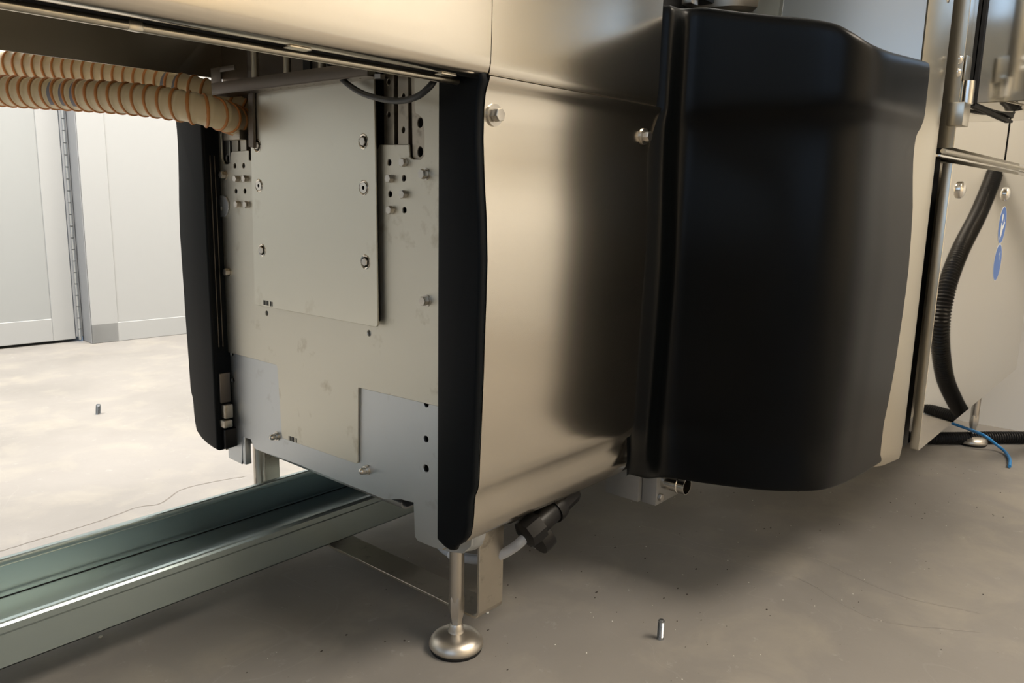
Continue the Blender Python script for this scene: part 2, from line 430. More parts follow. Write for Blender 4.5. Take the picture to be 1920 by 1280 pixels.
# cups, bolts
hexp = [(0, 0), (0.0060, 0), (0.0068, 0.0010), (0.0068, 0.0052), (0.0060, 0.0062), (0, 0.0064)]
me_hex = lathe_mesh('hex_bolt', hexp, 6)
me_washer = lathe_mesh('washer', [(0.0, 0), (0.0085, 0), (0.0085, 0.0016), (0, 0.0016)], 24)
me_cup = lathe_mesh('cup', [(0.0048, -0.006), (0.0070, -0.004), (0.0078, 0.0002), (0.0096, 0.0010), (0.0106, 0.0004), (0.0108, 0.0)], 28)
me_stem = lathe_mesh('hex_bolt_long', [(0, 0), (0.0058, 0), (0.0058, 0.0020), (0.0066, 0.0021), (0.0066, 0.0068), (0.0060, 0.0077), (0, 0.0079)], 6)
def put(me, name, mt, loc, d, parent, sc=1.0, roll=0.0):
    o = link(name, me, mt, parent); orient(o, loc, d, roll); o.scale = (sc, sc, sc); return o
for me, mt in ((me_hex, m_bolt), (me_washer, m_bolt), (me_cup, m_dome), (me_stem, m_bolt)): me.materials.append(mt)
for i, (x, y, bolt) in enumerate(((482.5, 273, 1), (485.6, 348, 0), (491, 469, 1), (681, 265, 1), (682, 352, 0), (685, 491, 1))):
    p = P(x, y, 'x', XA)
    c = put(me_cup, 'dished_washer', None, (XA, p.y, p.z), (-1, 0, 0), ped)
    if bolt: put(me_hex, 'hex_bolt', None, (XA+0.0036, p.y, p.z), (-1, 0, 0), ped, 0.95, 0.3*i)
    else: lathe('spacer_bush', [(0.0028, 0.0), (0.0028, 0.004), (0.0075, 0.004), (0.0075, 0)], (XA+0.003, p.y, p.z), (-1, 0, 0), m_dome, ped)
for i, (x, y) in enumerate(((446, 335.3), (462.5, 335.3), (448, 383), (465, 383.5), (759.5, 304.6), (733.5, 335), (759.5, 364.5), (735, 393.8))):
    p = P(x, y, 'x', XP)
    put(me_stem, 'hex_bolt', None, (XP, p.y, p.z), (-1, 0, 0), ped, 0.92, 0.2*i)
for i, (x, y) in enumerate(((422, 328), (429.5, 509.5), (798.5, 326.5), (800, 563.5))):
    p = P(x, y, 'x', XP)
    put(me_washer, 'washer', None, (XP, p.y, p.z), (-1, 0, 0), ped, 0.95)
    put(me_stem, 'hex_bolt', None, (XP-0.0014, p.y, p.z), (-1, 0, 0), ped, 1.02, 0.35*i)
for x, y in ((520, 817), (689, 880)):
    p = P(x, y, 'x', XB)
    put(me_washer, 'washer', None, (XB, p.y, p.z), (-1, 0, 0), ped, 0.95)
    lathe('domed_cap_nut', [(0, 0.0155), (0.0022, 0.0150), (0.0042, 0.0135), (0.0052, 0.0110), (0.0054, 0.0060), (0.0064, 0.0058), (0.0064, 0.0015), (0, 0.0015)], (XB, p.y, p.z), (-1, 0, 0), m_dome, ped, 20)

# slotted hook plates either side and guide rails showing in the cut-outs
XH = XP+0.005
Hk = yz([(770, 110), (773.5, 300), (790, 301), (797, 293), (797, 222), (787, 214), (780, 205), (779, 110)], XH)
b = plate('slotted_hook_plate', rpoly(Hk, .002), [circ(YZ(787.5, 229.7, XH), .0055, 16, .0066), circ(YZ(787.5, 284.4, XH), .0055, 16, .0066)], XH, 0.004, m_strap, ped)
Hk = yz([(417, 238), (417, 300), (421, 308), (431, 308.5), (429.5, 238)], XH+0.004)
b = plate('slotted_hook_plate', rpoly(Hk, .003), [circ(YZ(420.5, 255, XH), .0048, 16, .006), circ(YZ(422.5, 297, XH), .0048, 16, .006)], XH+0.004, 0.004, m_galv, ped)
lab(b, 'small bluish hook plate in the far cut-out')
XG = XP+0.007
for pts, hs in (((719.3, 738.2, 728.5, (153.6, 215)), None), ((746, 765, 756, (180.5, 243.4)), None)):
    x0, x1, xm, hy = pts
    a = P(x0, 200, 'x', XG).y; c = P(x1, 200, 'x', XG).y
    plate('guide_rail', [(c, 0.68), (a, 0.68), (a, 0.92), (c, 0.92)], [circ(YZ(xm, h, XG), .0034, 12, .0042) for h in hy], XG, 0.008, m_strap, ped)
for x0, x1 in ((434.5, 445.8), (450.5, 461.5)):
    a = P(x0, 275, 'x', XG).y; c = P(x1, 275, 'x', XG).y
    plate('guide_rail', [(c, 0.70), (a, 0.70), (a, 0.765), (c, 0.765)], [], XG, 0.008, m_plate, ped)
a = P(430.5, 255, 'x', XG); c = P(461, 250, 'x', XG)
box('rail_cross_bar', (XG-0.012, c.y, a.z-0.008), (XG+0.004, a.y, a.z+0.008), m_strap, ped, 0.001)
# tongue bracket over the far edge of the plate
tb = yz([(405.5, 365), (418, 366), (424, 369), (428.5, 379), (428.7, 392), (426, 402), (421, 406.5), (407, 406.5)], XP-0.002)
b = plate('tongue_bracket', tb, [circ(YZ(417, 391, XP-.002), .0034, 12)], XP-0.003, 0.003, m_galv, ped); lab(b, 'small pale blue tongue bracket on the far edge')
# black edge strip at the left of the access plate top
cs = yz([(462.5, 165), (463.5, 275), (472.6, 277), (473.2, 272), (471, 165)], XA-0.008)
b = plate('edge_guard', cs, [], XA-0.006, 0.005, m_rack, ped)
# printed part codes
for (x, y, X, n) in ((494, 566.5, XA, 7), (542, 820.5, XP, 6)):
    for k in range(n):
        if (k*7) % 5 == 3: continue
        q = P(x+k*2.7, y+k*(0.5 if n == 7 else 0.9), 'x', X)
        wdt = (0.0006, 0.0014, 0.0009, 0.0018)[k % 4]
        box('printed_code', (X-0.0004, q.y-wdt, q.z-0.0042), (X-0.0001, q.y+wdt, q.z+0.0036), m_ink, ped)

# ---- black end trims
def yprof(z):
    T_ = [(0.0, .745), (.190, .745), (.203, .722), (.2125, .706), (.2165, .697), (.2245, .6865), (.2345, .6795), (.2535, .6745), (.280, .6735), (.291, .6725), (.302, .6675), (.3127, .6655), (.3518, .6647), (.423, .6615), (.526, .6590),
          (.5925, .6570), (.657, .6600), (.70, .6645), (.745, .6670), (.780, .6665), (.800, .6640), (.811, .6590), (.8165, .6575), (.84, .6570), (2, .6570)]
    for (a, ya), (b_, yb) in zip(T_, T_[1:]):
        if a <= z <= b_: return ya+(yb-ya)*(z-a)/(b_-a)
zs_side = [.197, .203, .211, .222, .235, .25, .265, .28, .292, .300, .308, .318, .335, .36, .40, .45, .50, .55, .60, .65, .69, .72, .745, .765, .78, .79, .797, .803, .808, .8125, .8165]
def trim_poly(fn, inner, zb, zt, sgn):
    pts = []
    z = zb
    n = 40
    outer = [(fn(zb+(zt-zb)*i/n), zb+(zt-zb)*i/n) for i in range(n+1)]
    return outer
nt_o = [(yprof(z), z) for z in [.2165, .2245, .2345, .2535, .27, .283, .291, .302, .3127, .335, .36, .40, .45, .50, .55, .60, .65, .69, .72, .745, .765, .78, .79, .80, .811]]
near_outline = [(0.7345, 0.8240), (0.7335, 0.2165), (0.7270, 0.2130), (0.7180, 0.2090), (0.7080, 0.2075), (0.7000, 0.2100)] + nt_o + [(0.664, 0.8240)]
b = plate('end_trim', near_outline, [], XC, 0.013, m_trim, ped, bev=0.005, smooth=True); lab(b, 'black moulded trim on the near corner')
CF = (0.659+1.438)/2
far_outer = [(1.409-(yprof(z)-.657), z) for z in [.235, .25, .265, .28, .292, .300, .312, .335, .36, .40, .45, .50, .55, .60, .65, .69, .72, .745, .765, .78, .79, .80, .811]]
far_outline = [(1.3085, 0.83), (1.3085, 0.62), (1.3085, 0.208), (1.324, 0.209), (1.345, 0.212), (1.366, 0.218), (1.383, 0.228)] + far_outer + [(1.407, 0.83)]
b = plate('end_trim', far_outline, [], XC, 0.040, m_trim, ped, bev=0.005, smooth=True); lab(b, 'black moulded trim on the far corner')
# far side skin and the slim strips between
rows = [[(x, 1.409-(yprof(z)-.657)-0.001, z) for x in (XC+0.03, XR)] for z in zs_side]
strip('side_panel', rows, m_skin, ped, 0.0015)
for x in (0.7165, 0.7245):
    box('seal_strip', (x-0.0008, 1.3065, 0.40), (x+0.0006, 1.3088, 0.735), m_rack, ped)
box('edge_seal', (XP+0.001, P(415, 500, 'x', XP).y-0.005, 0.395), (XP+0.012, P(415, 500, 'x', XP).y+0.012, 0.80), m_black, ped, 0.002)
# little latch in the far gap
box('latch_body', (0.7165, 1.296, 0.268), (0.733, 1.3095, 0.294), m_strap, ped, 0.002)
box('latch_hook', (0.712, 1.292, 0.252), (0.729, 1.3095, 0.266), m_strap, ped, 0.002)
box('latch_plate', (0.714, 1.304, 0.296), (0.7345, 1.3095, 0.352), m_rack, ped, 0.002)
box('latch_housing', (0.716, 1.298, 0.212), (0.85, 1.3095, 0.247), m_black, ped, 0.002)
box('foot_rail', (XP+0.03, 1.215, 0.206), (XP+0.16, 1.285, 0.232), m_strap, ped, 0.002)

# ---- near side panel of stainless steel, folded top and bottom
rows = []
for z in zs_side:
    row = []
    for i in range(13):
        t = i/12
        xr = XR+0.004*math.sin(z*9)
        if z < .8: xr -= 0.018*min(1, (0.8-z)/0.06)
        row.append((0.7172+(xr-0.7172)*t, yprof(z), z))
    rows.append(row)
sp = strip('side_panel', rows, m_skin, ped, -0.0016); lab(sp, 'curved stainless side panel with a fold at top and foot')
for (x, y, s) in ((926, 216, 1.25), (1207, 256, 1.15)):
    z = P(x, y, 'y', 0.670).z; yy = yprof(z); p = P(x, y, 'y', yy)
    put(me_washer, 'washer', None, p, (0, -1, 0), ped, s*1.25)
    put(me_stem, 'hex_bolt', None, p+Vector((0, -0.002, 0)), (0, -1, 0), ped, s*1.02, 0.2)

# ---- levelling feet
def foot(loc, parent, ztop, label=None):
    f = empty('levelling_foot'); f.parent = parent; f.location = loc
    lathe('foot_rod', [(0, 0.085), (0.0070, 0.060) if False else (0.0, 0.062), (0.0075, 0.062), (0.0085, 0.066), (0.0110, 0.080), (0.0112, 0.10), (0.0112, ztop), (0, ztop)], (0, 0, 0), (0, 0, 1), m_foot, f, 28)
    lathe('foot_pad', [(0, 0.041), (0.0085, 0.041), (0.0105, 0.0380), (0.0110, 0.0320), (0.0125, 0.0282), (0.016, 0.0270), (0.023, 0.0255), (0.030, 0.0232), (0.0358, 0.0196), (0.0395, 0.0148), (0.0412, 0.0100), (0.0412, 0.0078), (0.0400, 0.0056), (0, 0.0056)], (0, 0, 0), (0, 0, 1), m_foot, f, 48)
    lathe('rubber_sole', [(0, 0.0065), (0.0395, 0.0065), (0.0402, 0.004), (0.0390, 0), (0, 0)], (0, 0, 0), (0, 0, 1), m_gap, f, 40)
    lathe('ball_neck', [(0, 0.038), (0.0080, 0.038), (0.0088, 0.046), (0.0112, 0.056), (0.0124, 0.064), (0.0124, 0.084), (0.0112, 0.088), (0, 0.088)], (0, 0, 0), (0, 0, 1), m_foot, f, 6)
    return f
lab(foot((0.788, 0.775, 0), ped, 0.26), 'levelling foot with a round pad at the near corner')
lab(foot((0.812, 1.347, 0), ped, 0.26), 'levelling foot at the far corner, mostly hidden by the channel')

# ================================================================ OVERHEAD HOUSING (beam running left over the camera side)
hs = empty('overhead_housing')
tag(hs, 'long stainless housing across the top with the rounded lower edge', 'machine housing')
bprof = [(0.682, 0.8150), (0.676, 0.8140), (0.670, 0.8145), (0.665, 0.8170), (0.6615, 0.8215), (0.6590, 0.829), (0.6580, 0.840), (0.6575, 0.86), (0.6575, 0.92), (0.6575, 1.0), (0.6575, 1.12), (0.6575, 1.60), (0.665, 1.70), (0.70, 1.75), (0.80, 1.77), (1.60, 1.77), (1.75, 1.75), (1.75, 0.99)]  # unseen height, length and rear extended to shade the floor and hoses
rows = [[(x, y, z) for x in (-2.8, -1.6, -1.0, -0.5, 0.0, 0.3, 0.55, 0.7176)] for y, z in bprof]
o = strip('housing_skin', rows, m_skin, hs, -0.0016); lab(o, 'bright brushed stainless front skin')
bp2 = [(0.668, 0.8150), (0.662, 0.8168), (0.6600, 0.8200), (0.6590, 0.829), (0.6580, 0.840), (0.6575, 0.86), (0.6575, 0.92), (0.6575, 1.0), (0.6575, 1.12), (0.6575, 1.60), (0.665, 1.70), (0.70, 1.75), (0.80, 1.77), (1.60, 1.77), (1.75, 1.75), (1.75, 1.05)]
rows = [[(x, y, z) for x in (0.7188, 0.85, 1.0, XR-0.008)] for y, z in bp2]
o = strip('corner_skin', rows, m_skin, hs, -0.0016); lab(o, 'stainless skin above the side panel, right of the vertical seam')
box('skin_seam', (0.7174, 0.6585, 0.83), (0.7190, 0.665, 1.2), m_gap, hs)
# lower tube and lips
path = [Vector((-2.8, 0.700, 0.8117)), Vector((0.735, 0.700, 0.8117))]
sweep('rounded_inner_lip', path, 0.0042, m_edge, hs, 12)
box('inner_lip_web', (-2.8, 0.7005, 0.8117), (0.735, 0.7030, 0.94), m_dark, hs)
box('lip_shadow_strip', (-2.8, 0.6755, 0.818), (0.80, 0.698, 0.826), m_gap, hs)  # black strip painting the shade in the gap behind the lip
for x0, x1 in ((560, 590), (838, 864)):
    a = P(x0, 84 if x0 < 600 else 137, 'y', .676)
    box('weld_tab', (a.x-0.012, 0.672, 0.8118), (a.x+0.012, 0.684, 0.8142), m_edge, hs, 0.0008)
box('underside', (-2.8, 0.70, 0.985), (0.80, 1.75, 0.990), m_edge, hs)
box('skirt', (-2.8, 1.40, 0.877), (0.80, 1.404, 1.14), m_edge, hs)
box('cross_wall', (XI+0.03, 0.71, 0.80), (XI+0.036, 1.40, 0.98), m_rack, hs)
# lip joint
a = P(252, 41, 'y', 0.70); box('lip_joint', (a.x-0.007, 0.6953, 0.8073), (a.x+0.006, 0.7035, 0.8162), m_edge, hs, 0.002)

# rack under the housing: an angle with rods above
rk = empty('cable_rack')
tag(rk, 'grey steel angle rail with upright rods, under the housing above the end plate', 'rail')
y0, y1 = 1.262, 0.862
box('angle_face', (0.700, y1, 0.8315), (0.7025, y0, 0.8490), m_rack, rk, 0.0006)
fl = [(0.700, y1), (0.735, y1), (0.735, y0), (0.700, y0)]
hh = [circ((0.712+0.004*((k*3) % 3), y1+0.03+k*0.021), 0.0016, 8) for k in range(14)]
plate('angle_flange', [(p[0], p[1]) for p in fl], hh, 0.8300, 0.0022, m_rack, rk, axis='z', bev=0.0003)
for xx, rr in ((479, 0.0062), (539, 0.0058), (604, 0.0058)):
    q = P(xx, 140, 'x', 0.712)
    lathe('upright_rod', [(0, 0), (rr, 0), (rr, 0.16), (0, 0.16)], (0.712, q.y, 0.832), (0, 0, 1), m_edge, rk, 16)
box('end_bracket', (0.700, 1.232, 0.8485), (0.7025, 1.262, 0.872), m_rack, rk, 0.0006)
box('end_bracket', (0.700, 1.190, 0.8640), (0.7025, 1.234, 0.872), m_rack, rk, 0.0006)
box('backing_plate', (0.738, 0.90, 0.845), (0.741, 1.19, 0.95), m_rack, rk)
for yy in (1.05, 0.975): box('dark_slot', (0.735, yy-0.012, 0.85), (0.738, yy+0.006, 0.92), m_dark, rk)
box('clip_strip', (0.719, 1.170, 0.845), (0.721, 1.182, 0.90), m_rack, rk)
q = P(700, 144, 'x', 0.702)
lathe('clamp_nut', [(0, 0), (0.008, 0), (0.008, 0.006), (0, 0.006)], (0.712, q.y, q.z+0.004), (0, 0, -1), m_bolt, rk, 6)

# ================================================================ BLACK MOULDED COVER
ct = [(1.094, .6735), (1.108, .672), (1.1150, .664), (1.121, .655), (1.134, .6525), (1.146, .652), (1.157, .649), (1.163, .640), (1.1655, .622), (1.1665, .58), (1.1665, .53), (1.166, .48), (1.1675, .446), (1.172, .420), (1.184, .398), (1.205, .383), (1.235, .375), (1.28, .371), (1.34, .3685), (1.445, .367)]
ztop = [.966, .967, .968, .969, .970, .970, .971, .972, .970, .960, .949, .939, .931, .923, .911, .901, .897, .897, .900, .906]
zbot = [.2335, .233, .228, .222, .217, .214, .212, .211, .211, .214, .220, .227, .232, .236, .238, .238, .237, .234, .231, .229]
cb = [(1.068, .6620), (1.078, .664), (1.090, .660), (1.104, .652), (1.118, .6485), (1.132, .647), (1.145, .645), (1.156, .638), (1.163, .622), (1.168, .58), (1.170, .53), (1.172, .48), (1.176, .449), (1.183, .426), (1.197, .405), (1.217, .393), (1.247, .386), (1.29, .382), (1.35, .379), (1.450, .3755)]
cm = [(1.082, .6745), (1.096, .673), (1.106, .664), (1.114, .655), (1.128, .6535), (1.142, .6535), (1.156, .652), (1.166, .645), (1.172, .630), (1.1765, .585), (1.1775, .535), (1.1780, .485), (1.181, .453), (1.187, .430), (1.200, .410), (1.220, .396), (1.248, .387), (1.29, .382), (1.345, .3780), (1.452, .3755)]
def lerp3(a, b_, t): return [((p[0]*(1-t)+q[0]*t), (p[1]*(1-t)+q[1]*t)) for p, q in zip(a, b_)]
def offs(c, d):
    out = []
    for i, p in enumerate(c):
        a = Vector(c[max(i-1, 0)]); b_ = Vector(c[min(i+1, len(c)-1)]); t = (b_-a).normalized()
        n = Vector((-t.y, t.x))         # points inward (+x,+y) for this winding
        if n.x+n.y < 0: n = -n
        k = max(0, min(1, (i-1)/3)) if d > 0 else 1
        out.append((p[0]+n.x*d*k, p[1]+n.y*d*k))
    return out
levels = []   # (contour, zfun)
def add(c, zf): levels.append((c, zf))
for ins, dz in ((0.045, -0.0), (0.030, 0.0), (0.014, 0.0005), (0.0070, -0.001), (0.0025, -0.0045), (0.0, -0.012)):
    add(offs(ct, ins), (lambda d: (lambda i: ztop[i]+d))(dz))
for t in (0.2, 0.4, 0.6, 0.8, 0.93): add(ct, (lambda t: (lambda i: (ztop[i]-.012)*(1-t)+.822*t))(t))
for z, t in ((.8155, .06), (.8105, .22), (.804, .5), (.797, .78), (.788, .95), (.775, 1.0), (.75, 1.0)): add(lerp3(ct, cm, t), (lambda z: (lambda i: z))(z))
mid = lerp3(cm, offs(cm, -0.010), 1.0)
for z, t in ((.70, .25), (.64, .6), (.57, .9), (.50, .75), (.43, .5), (.37, .3), (.33, .15), (.312, .05)): add(lerp3(cm, mid, t), (lambda z: (lambda i: z))(z))
for t in (0.0, .25, .5, .75, .92, 1.0): add(lerp3(cm, cb, t**.7), (lambda t: (lambda i: .298*(1-t)+zbot[i]*t))(t))
add(offs(cb, 0.002), lambda i: zbot[i]-0.002); add(offs(cb, 0.006), lambda i: zbot[i]-0.0035); add(offs(cb, 0.016), lambda i: zbot[i]-0.0035)
rows = []
for c, zf in levels:
    pts = cr([(p[0], p[1], zf(i)) for i, p in enumerate(c)], 3)
    rows.append(pts)
cover = strip('moulded_cover', rows, m_bulge, None, 0, ang=60)
bpy.data.meshes[cover.data.name].shade_smooth()
md = cover.modifiers.new('sub', 'SUBSURF'); md.levels = 1; md.render_levels = 1
cv = empty('black_cover'); tag(cv, 'large satin black moulded corner cover between side panel and service cabinet', 'cover')
cover.parent = cv; cover.name = 'cover_shell'
z = P(1199, 717, 'y', .672)
lathe('slotted_screw', [(0, .0030), (.0035, .0022), (.0052, 0), (0, 0)], (z.x, 0.6690, z.z), (0, -1, 0), m_dome, cv, 20)
# black gap strip between side panel and cover
rows = [[(XR-0.022, yprof(zz)+0.004, zz), (1.12, 0.690, zz)] for zz in (.225, .3, .5, .7, .78, .8, .9, .98)]
strip('seal_strip', rows, m_gap, cv, 0.002)

# ================================================================ SERVICE CABINET (right)
sc = empty('service_cabinet')
tag(sc, 'stainless service cabinet at the right with a polished lower door', 'cabinet')
# post: stainless corner seen between the black cover and the door
rows = []
for zz in (.221, .224, .230, .245, .26, .29, .32, .5, .7, .80, .90, 1.1, 1.35):
    e = 0.010*max(0, (0.25-zz)/0.03)**2 if zz < .25 else 0
    row = [(1.435, 0.380+e, zz), (1.46, 0.372+e*.6, zz), (1.500, 0.367+e*.4, zz)]
    for k in range(7):
        a = math.pi/2*k/6
        row.append((1.520+0.013*math.sin(a), 0.365+0.013*(1-math.cos(a))+e*.3, zz))
    row.append((1.533, 0.41, zz)); rows.append(row)
o = strip('corner_post', rows, m_edge, sc, 0.003); lab(o, 'brushed corner post with a rounded edge')
box('post_gap', (1.534, 0.395, 0.20), (1.70, 0.41, 1.3), m_gap, sc)
box('cabinet_body', (1.60, 0.41, 0.235), (2.63, 1.30, 1.30), m_edge, sc, 0.003)
# tall side of the cabinet behind the cover, polished
sw = lambda y_, z_: (1.470+(z_-0.905)*0.12, y_, z_)
o = strip('side_sheet', [[sw(y_, z_) for y_ in (0.372, 0.45, 0.55, 0.636)] for z_ in (0.905, 1.0, 1.15, 1.30)], m_brush, sc, -0.003); lab(o, 'sloping brushed side sheet above the black cover')
strip('side_sheet_edge', [[(sw(0.636, z_)[0]-0.004, 0.636, z_), (sw(0.636, z_)[0]-0.004, 0.642, z_)] for z_ in (0.905, 1.30)], m_edge, sc, 0.01)
# lower door: a shallow tray
YD = 0.352
dr = empty('cabinet_door'); dr.parent = sc; lab(dr, 'mirror-polished lower door with two round screws')
dl = [XZ(1722.5, 844.7, YD), XZ(1906, 692.5, YD), (2.636, 0.7535), XZ(1787.5, 306, YD)]
x0 = 1.6025
b = plate('door_sheet', rpoly([(x0, .2185), (2.636, .2185), (2.636, .7535), (x0, .7515)], .004), [], YD, 0.0015, m_mirror, dr, axis='y')
box('door_flange', (x0, YD+0.001, .2185), (x0+0.002, YD+0.0165, .7515), m_edge, dr, 0.0005)
box('door_bottom_flange', (x0, YD+0.001, .2185), (2.636, YD+0.016, .2200), m_edge, dr)
for x, y in ((1799, 356), (1885, 364)):
    q = P(x, y, 'y', YD)
    lathe('door_screw', [(0, .0105), (.006, .0100), (.0105, .0082), (.0150, .0050), (.0155, .0040), (.0155, 0), (0, 0)], (q.x, YD, q.z), (0, -1, 0), m_dome, dr, 28)
# round stickers
for k, (x, y, lb) in enumerate(((1879, 422, 'round blue sticker with a white reading figure'), (1870, 492, 'round plain blue sticker below the other'))):
    q = P(x, y, 'y', YD)
    s = plate('round_sticker', circ((q.x, q.z), 0.0415, 40), [], YD-0.0006, 0.0005, m_sticker, dr, axis='y', bev=0.0001); lab(s, lb)
    plate('sticker_rim', circ((q.x, q.z), 0.0428, 40), [circ((q.x, q.z), 0.0414, 40)], YD-0.0005, 0.0004, m_white, dr, axis='y', bev=0.0)
    def sp_(pts): plate('pictogram', [(q.x+a*0.001, q.z+c*0.001) for a, c in pts], [], YD-0.0010, 0.0004, m_white, dr, axis='y', bev=0.0)
    if k == 0:
        sp_([(-9+7*math.cos(t*math.pi/8), 17+9*math.sin(t*math.pi/8)) for t in range(16)])
        sp_([(-17, 5), (-9, 6), (-3, -4), (9, 2), (12, 14), (17, 8), (26, 6), (18, -4), (6, -12), (0, -24), (-6, -27), (-10, -34), (-15, -30)])
    else:
        sp_([(6, 17), (13, 26), (14.5, 25), (8.5, 17)]); sp_([(12, 26), (15, 26), (16, 5), (14.5, 5)])

# sill between the two doors
yy = 0.360
o = box('door_sill', (1.545, yy, 0.7600), (2.64, yy+0.04, 0.7640), m_dome, sc, 0.001)
sweep('door_rail', [Vector((1.548, yy-0.002, 0.7700)), Vector((2.64, yy-0.002, 0.7700))], 0.0042, m_edge, sc, 12)
# upper door frame
ud = empty('cabinet_door'); ud.parent = sc; lab(ud, 'polished upper door hung on a pin hinge')
XU = 1.598
box('door_leaf', (XU, YD+0.001, 0.7780), (2.62, YD+0.003, 1.30), m_mirror, ud)
box('door_edge', (XU-0.002, YD+0.002, 0.7780), (XU+0.002, YD+0.028, 1.30), m_edge, ud, 0.0006)
box('door_seam', (2.0725, YD-0.0005, 0.7780), (2.0765, YD+0.002, 1.30), m_gap, ud)
# hinge
hx = XU+0.010; hz = [P(1802, yy_, 'y', YD).z for yy_ in (98, 158, 150, 196, 195, 240)]
box('hinge_plate', (XU+0.002, YD-0.0035, hz[1]), (XU+0.038, YD, hz[0]), m_edge, ud, 0.001)
for x, y in ((1800, 111.5), (1796.7, 136)):
    q = P(x, y, 'y', YD-.004)
    lathe('domed_screw', [(0, .0062), (.0035, .0056), (.0062, .0038), (.0078, .0010), (.0080, 0), (0, 0)], (q.x, YD-0.0035, q.z), (0, -1, 0), m_dome, ud, 24)
lathe('hinge_pin', [(0, 0), (0.011, 0), (0.011, hz[2]-hz[3]-.01), (0.0105, hz[2]-hz[3]), (0, hz[2]-hz[3])], (XU+0.010, YD-0.008, hz[3]), (0, 0, 1), m_dome, ud, 24)
box('hinge_block', (XU-0.026, YD-0.014, hz[5]), (XU+0.020, YD+0.012, hz[4]), m_edge, ud, 0.0015)

# hood: projecting box on the upper door
hd = empty('projecting_hood'); tag(hd, 'polished stainless box projecting from the upper cabinet door, top right', 'box')
xa, xb, zb = 1.690, 2.065, 0.862
o = box('hood_side', (xa, -0.25, zb), (xa+0.003, YD, 1.30), m_hood, hd, 0.0008)
o = box('hood_bottom', (xa, -0.25, zb), (xb, YD-0.001, zb+0.002), m_mirror, hd, 0.0006)
box('hood_side', (xb-0.003, -0.25, zb), (xb, YD, 1.30), m_mirror, hd)
box('hood_front', (xa, -0.253, zb), (xb, -0.25, 1.30), m_mirror, hd)
box('hood_top', (xa, -0.25, 1.30), (xb, YD, 1.303), m_mirror, hd)
box('hood_seal', (xa-0.004, YD-0.006, zb-0.003), (xa, YD, 1.30), m_gap, hd)
box('hood_seal', (xa-0.004, YD-0.006, zb-0.005), (xb, YD, zb-0.0005), m_gap, hd)

# things glimpsed above the black cover
q = PD(1368, 4, 1.66)
mt_ = lathe('round_motor_housing', [(0, 0), (0.070, 0), (0.078, 0.006), (0.080, 0.02), (0.080, 0.16), (0.072, 0.17), (0, 0.17)], (q.x+0.0, q.y, q.z-0.03), (0, 0, 1), m_strap, None, 48)
tag(mt_, 'round brownish steel drum peeking over the black cover', 'drum')
q = PD(1290, -2, 1.36)
cl = empty('cover_clamp'); tag(cl, 'dark clamp with a metal block on the top left edge of the black cover', 'clamp')
box('clamp_arm', (q.x-0.05, q.y-0.02, q.z+0.0), (q.x+0.06, q.y+0.01, q.z+0.02), m_black, cl, 0.004)
box('clamp_block', (q.x-0.008, q.y-0.012, q.z-0.010), (q.x+0.016, q.y+0.008, q.z+0.008), m_bolt, cl, 0.002)
q = PD(1486, 26, 1.66)
bt = lathe('cover_bolt', [(0, .014), (.006, .0125), (.010, .006), (.0105, 0), (0, 0)], (1.4995, P(1486, 27, 'x', 1.4995).y, P(1486, 27, 'x', 1.4995).z), (-1, 0, 0), m_bolt, None, 20)
tag(bt, 'small dark bolt head just above the top edge of the black cover', 'bolt')
qq = P(1766, 0, 'x', 1.4995)
bt = lathe('panel_knob', [(0, .012), (.008, .011), (.012, .006), (.0125, 0), (0, 0)], (1.4995, qq.y, qq.z), (-1, 0, 0), m_bolt, None, 20)
tag(bt, 'dark round stud at the top edge beside the cabinet post', 'stud')

# rear foot of the cabinet
rf = foot((2.546, 0.425, 0), sc, 0.26); lab(rf, 'levelling foot under the right cabinet')
box('floor_bracket', (2.36, 0.50, 0.075), (2.41, 0.52, 0.24), m_dark, sc)

# ================================================================ CHANNEL AND STRAP
chn = empty('cable_channel'); tag(chn, 'galvanised open cable channel running under the pedestal from lower left', 'cable channel')
f = 0.909; zc = 0.0618
ny, fy, hz_ = 1.2105*f, 1.4445*f, 0.0683*f
zt_ = zc+hz_
X0, X1 = -1.2, 2.2
def rail(name, y, s, lb=None):
    """side wall with a folded-over rim; s=+1: wall's inside is +y"""
    pr = [(y, zc), (y, zt_-0.016), (y-s*0.0012, zt_-0.013), (y-s*0.0012, zt_-0.004), (y+s*0.001, zt_-0.001), (y+s*0.004, zt_), (y+s*0.011, zt_), (y+s*0.0135, zt_-0.0015), (y+s*0.0142, zt_-0.004), (y+s*0.0142, zt_-0.009), (y+s*0.0125, zt_-0.009)]
    rows = [[(X0, a, b_), (X1, a, b_)] for a, b_ in pr]
    o = strip(name, rows, m_tray, chn, 0.0011 if s < 0 else -0.0011, ang=18)
    return o
rail('channel_wall', ny, 1); rail('channel_wall', fy, -1)
ym = P(0, 1120, 'z', zc+0.001).y
box('channel_floor', (X0, ny, zc), (X1, fy, zc+0.0012), m_tray, chn)
box('floor_seam', (X0, fy-0.012, zc+0.0012), (X1, fy-0.010, zc+0.0024), m_gap, chn)
st = empty('hanger_strap'); tag(st, 'dull U-shaped steel strap hanging under the pedestal and cradling the channel', 'strap')
sx0, sx1 = 0.801, 0.8545; sy0, sy1 = 0.7455, 1.342; szb = zc-0.0055
pr = [(sy0, 0.235), (sy0, szb+0.010)]
for k in range(5):
    a = math.pi/2*k/4; pr.append((sy0+0.008*(1-math.cos(a)), szb+0.008-0.008*math.sin(a)))
for k in range(5):
    a = math.pi/2*k/4; pr.append((sy1-0.008+0.008*math.sin(a), szb+0.008-0.008*math.cos(a)))
pr.append((sy1, 0.235))
rows = [[(sx0, a, b_), (sx1, a, b_)] for a, b_ in pr]
o = strip('strap_band', rows, m_strap, st, -0.0045, ang=10)
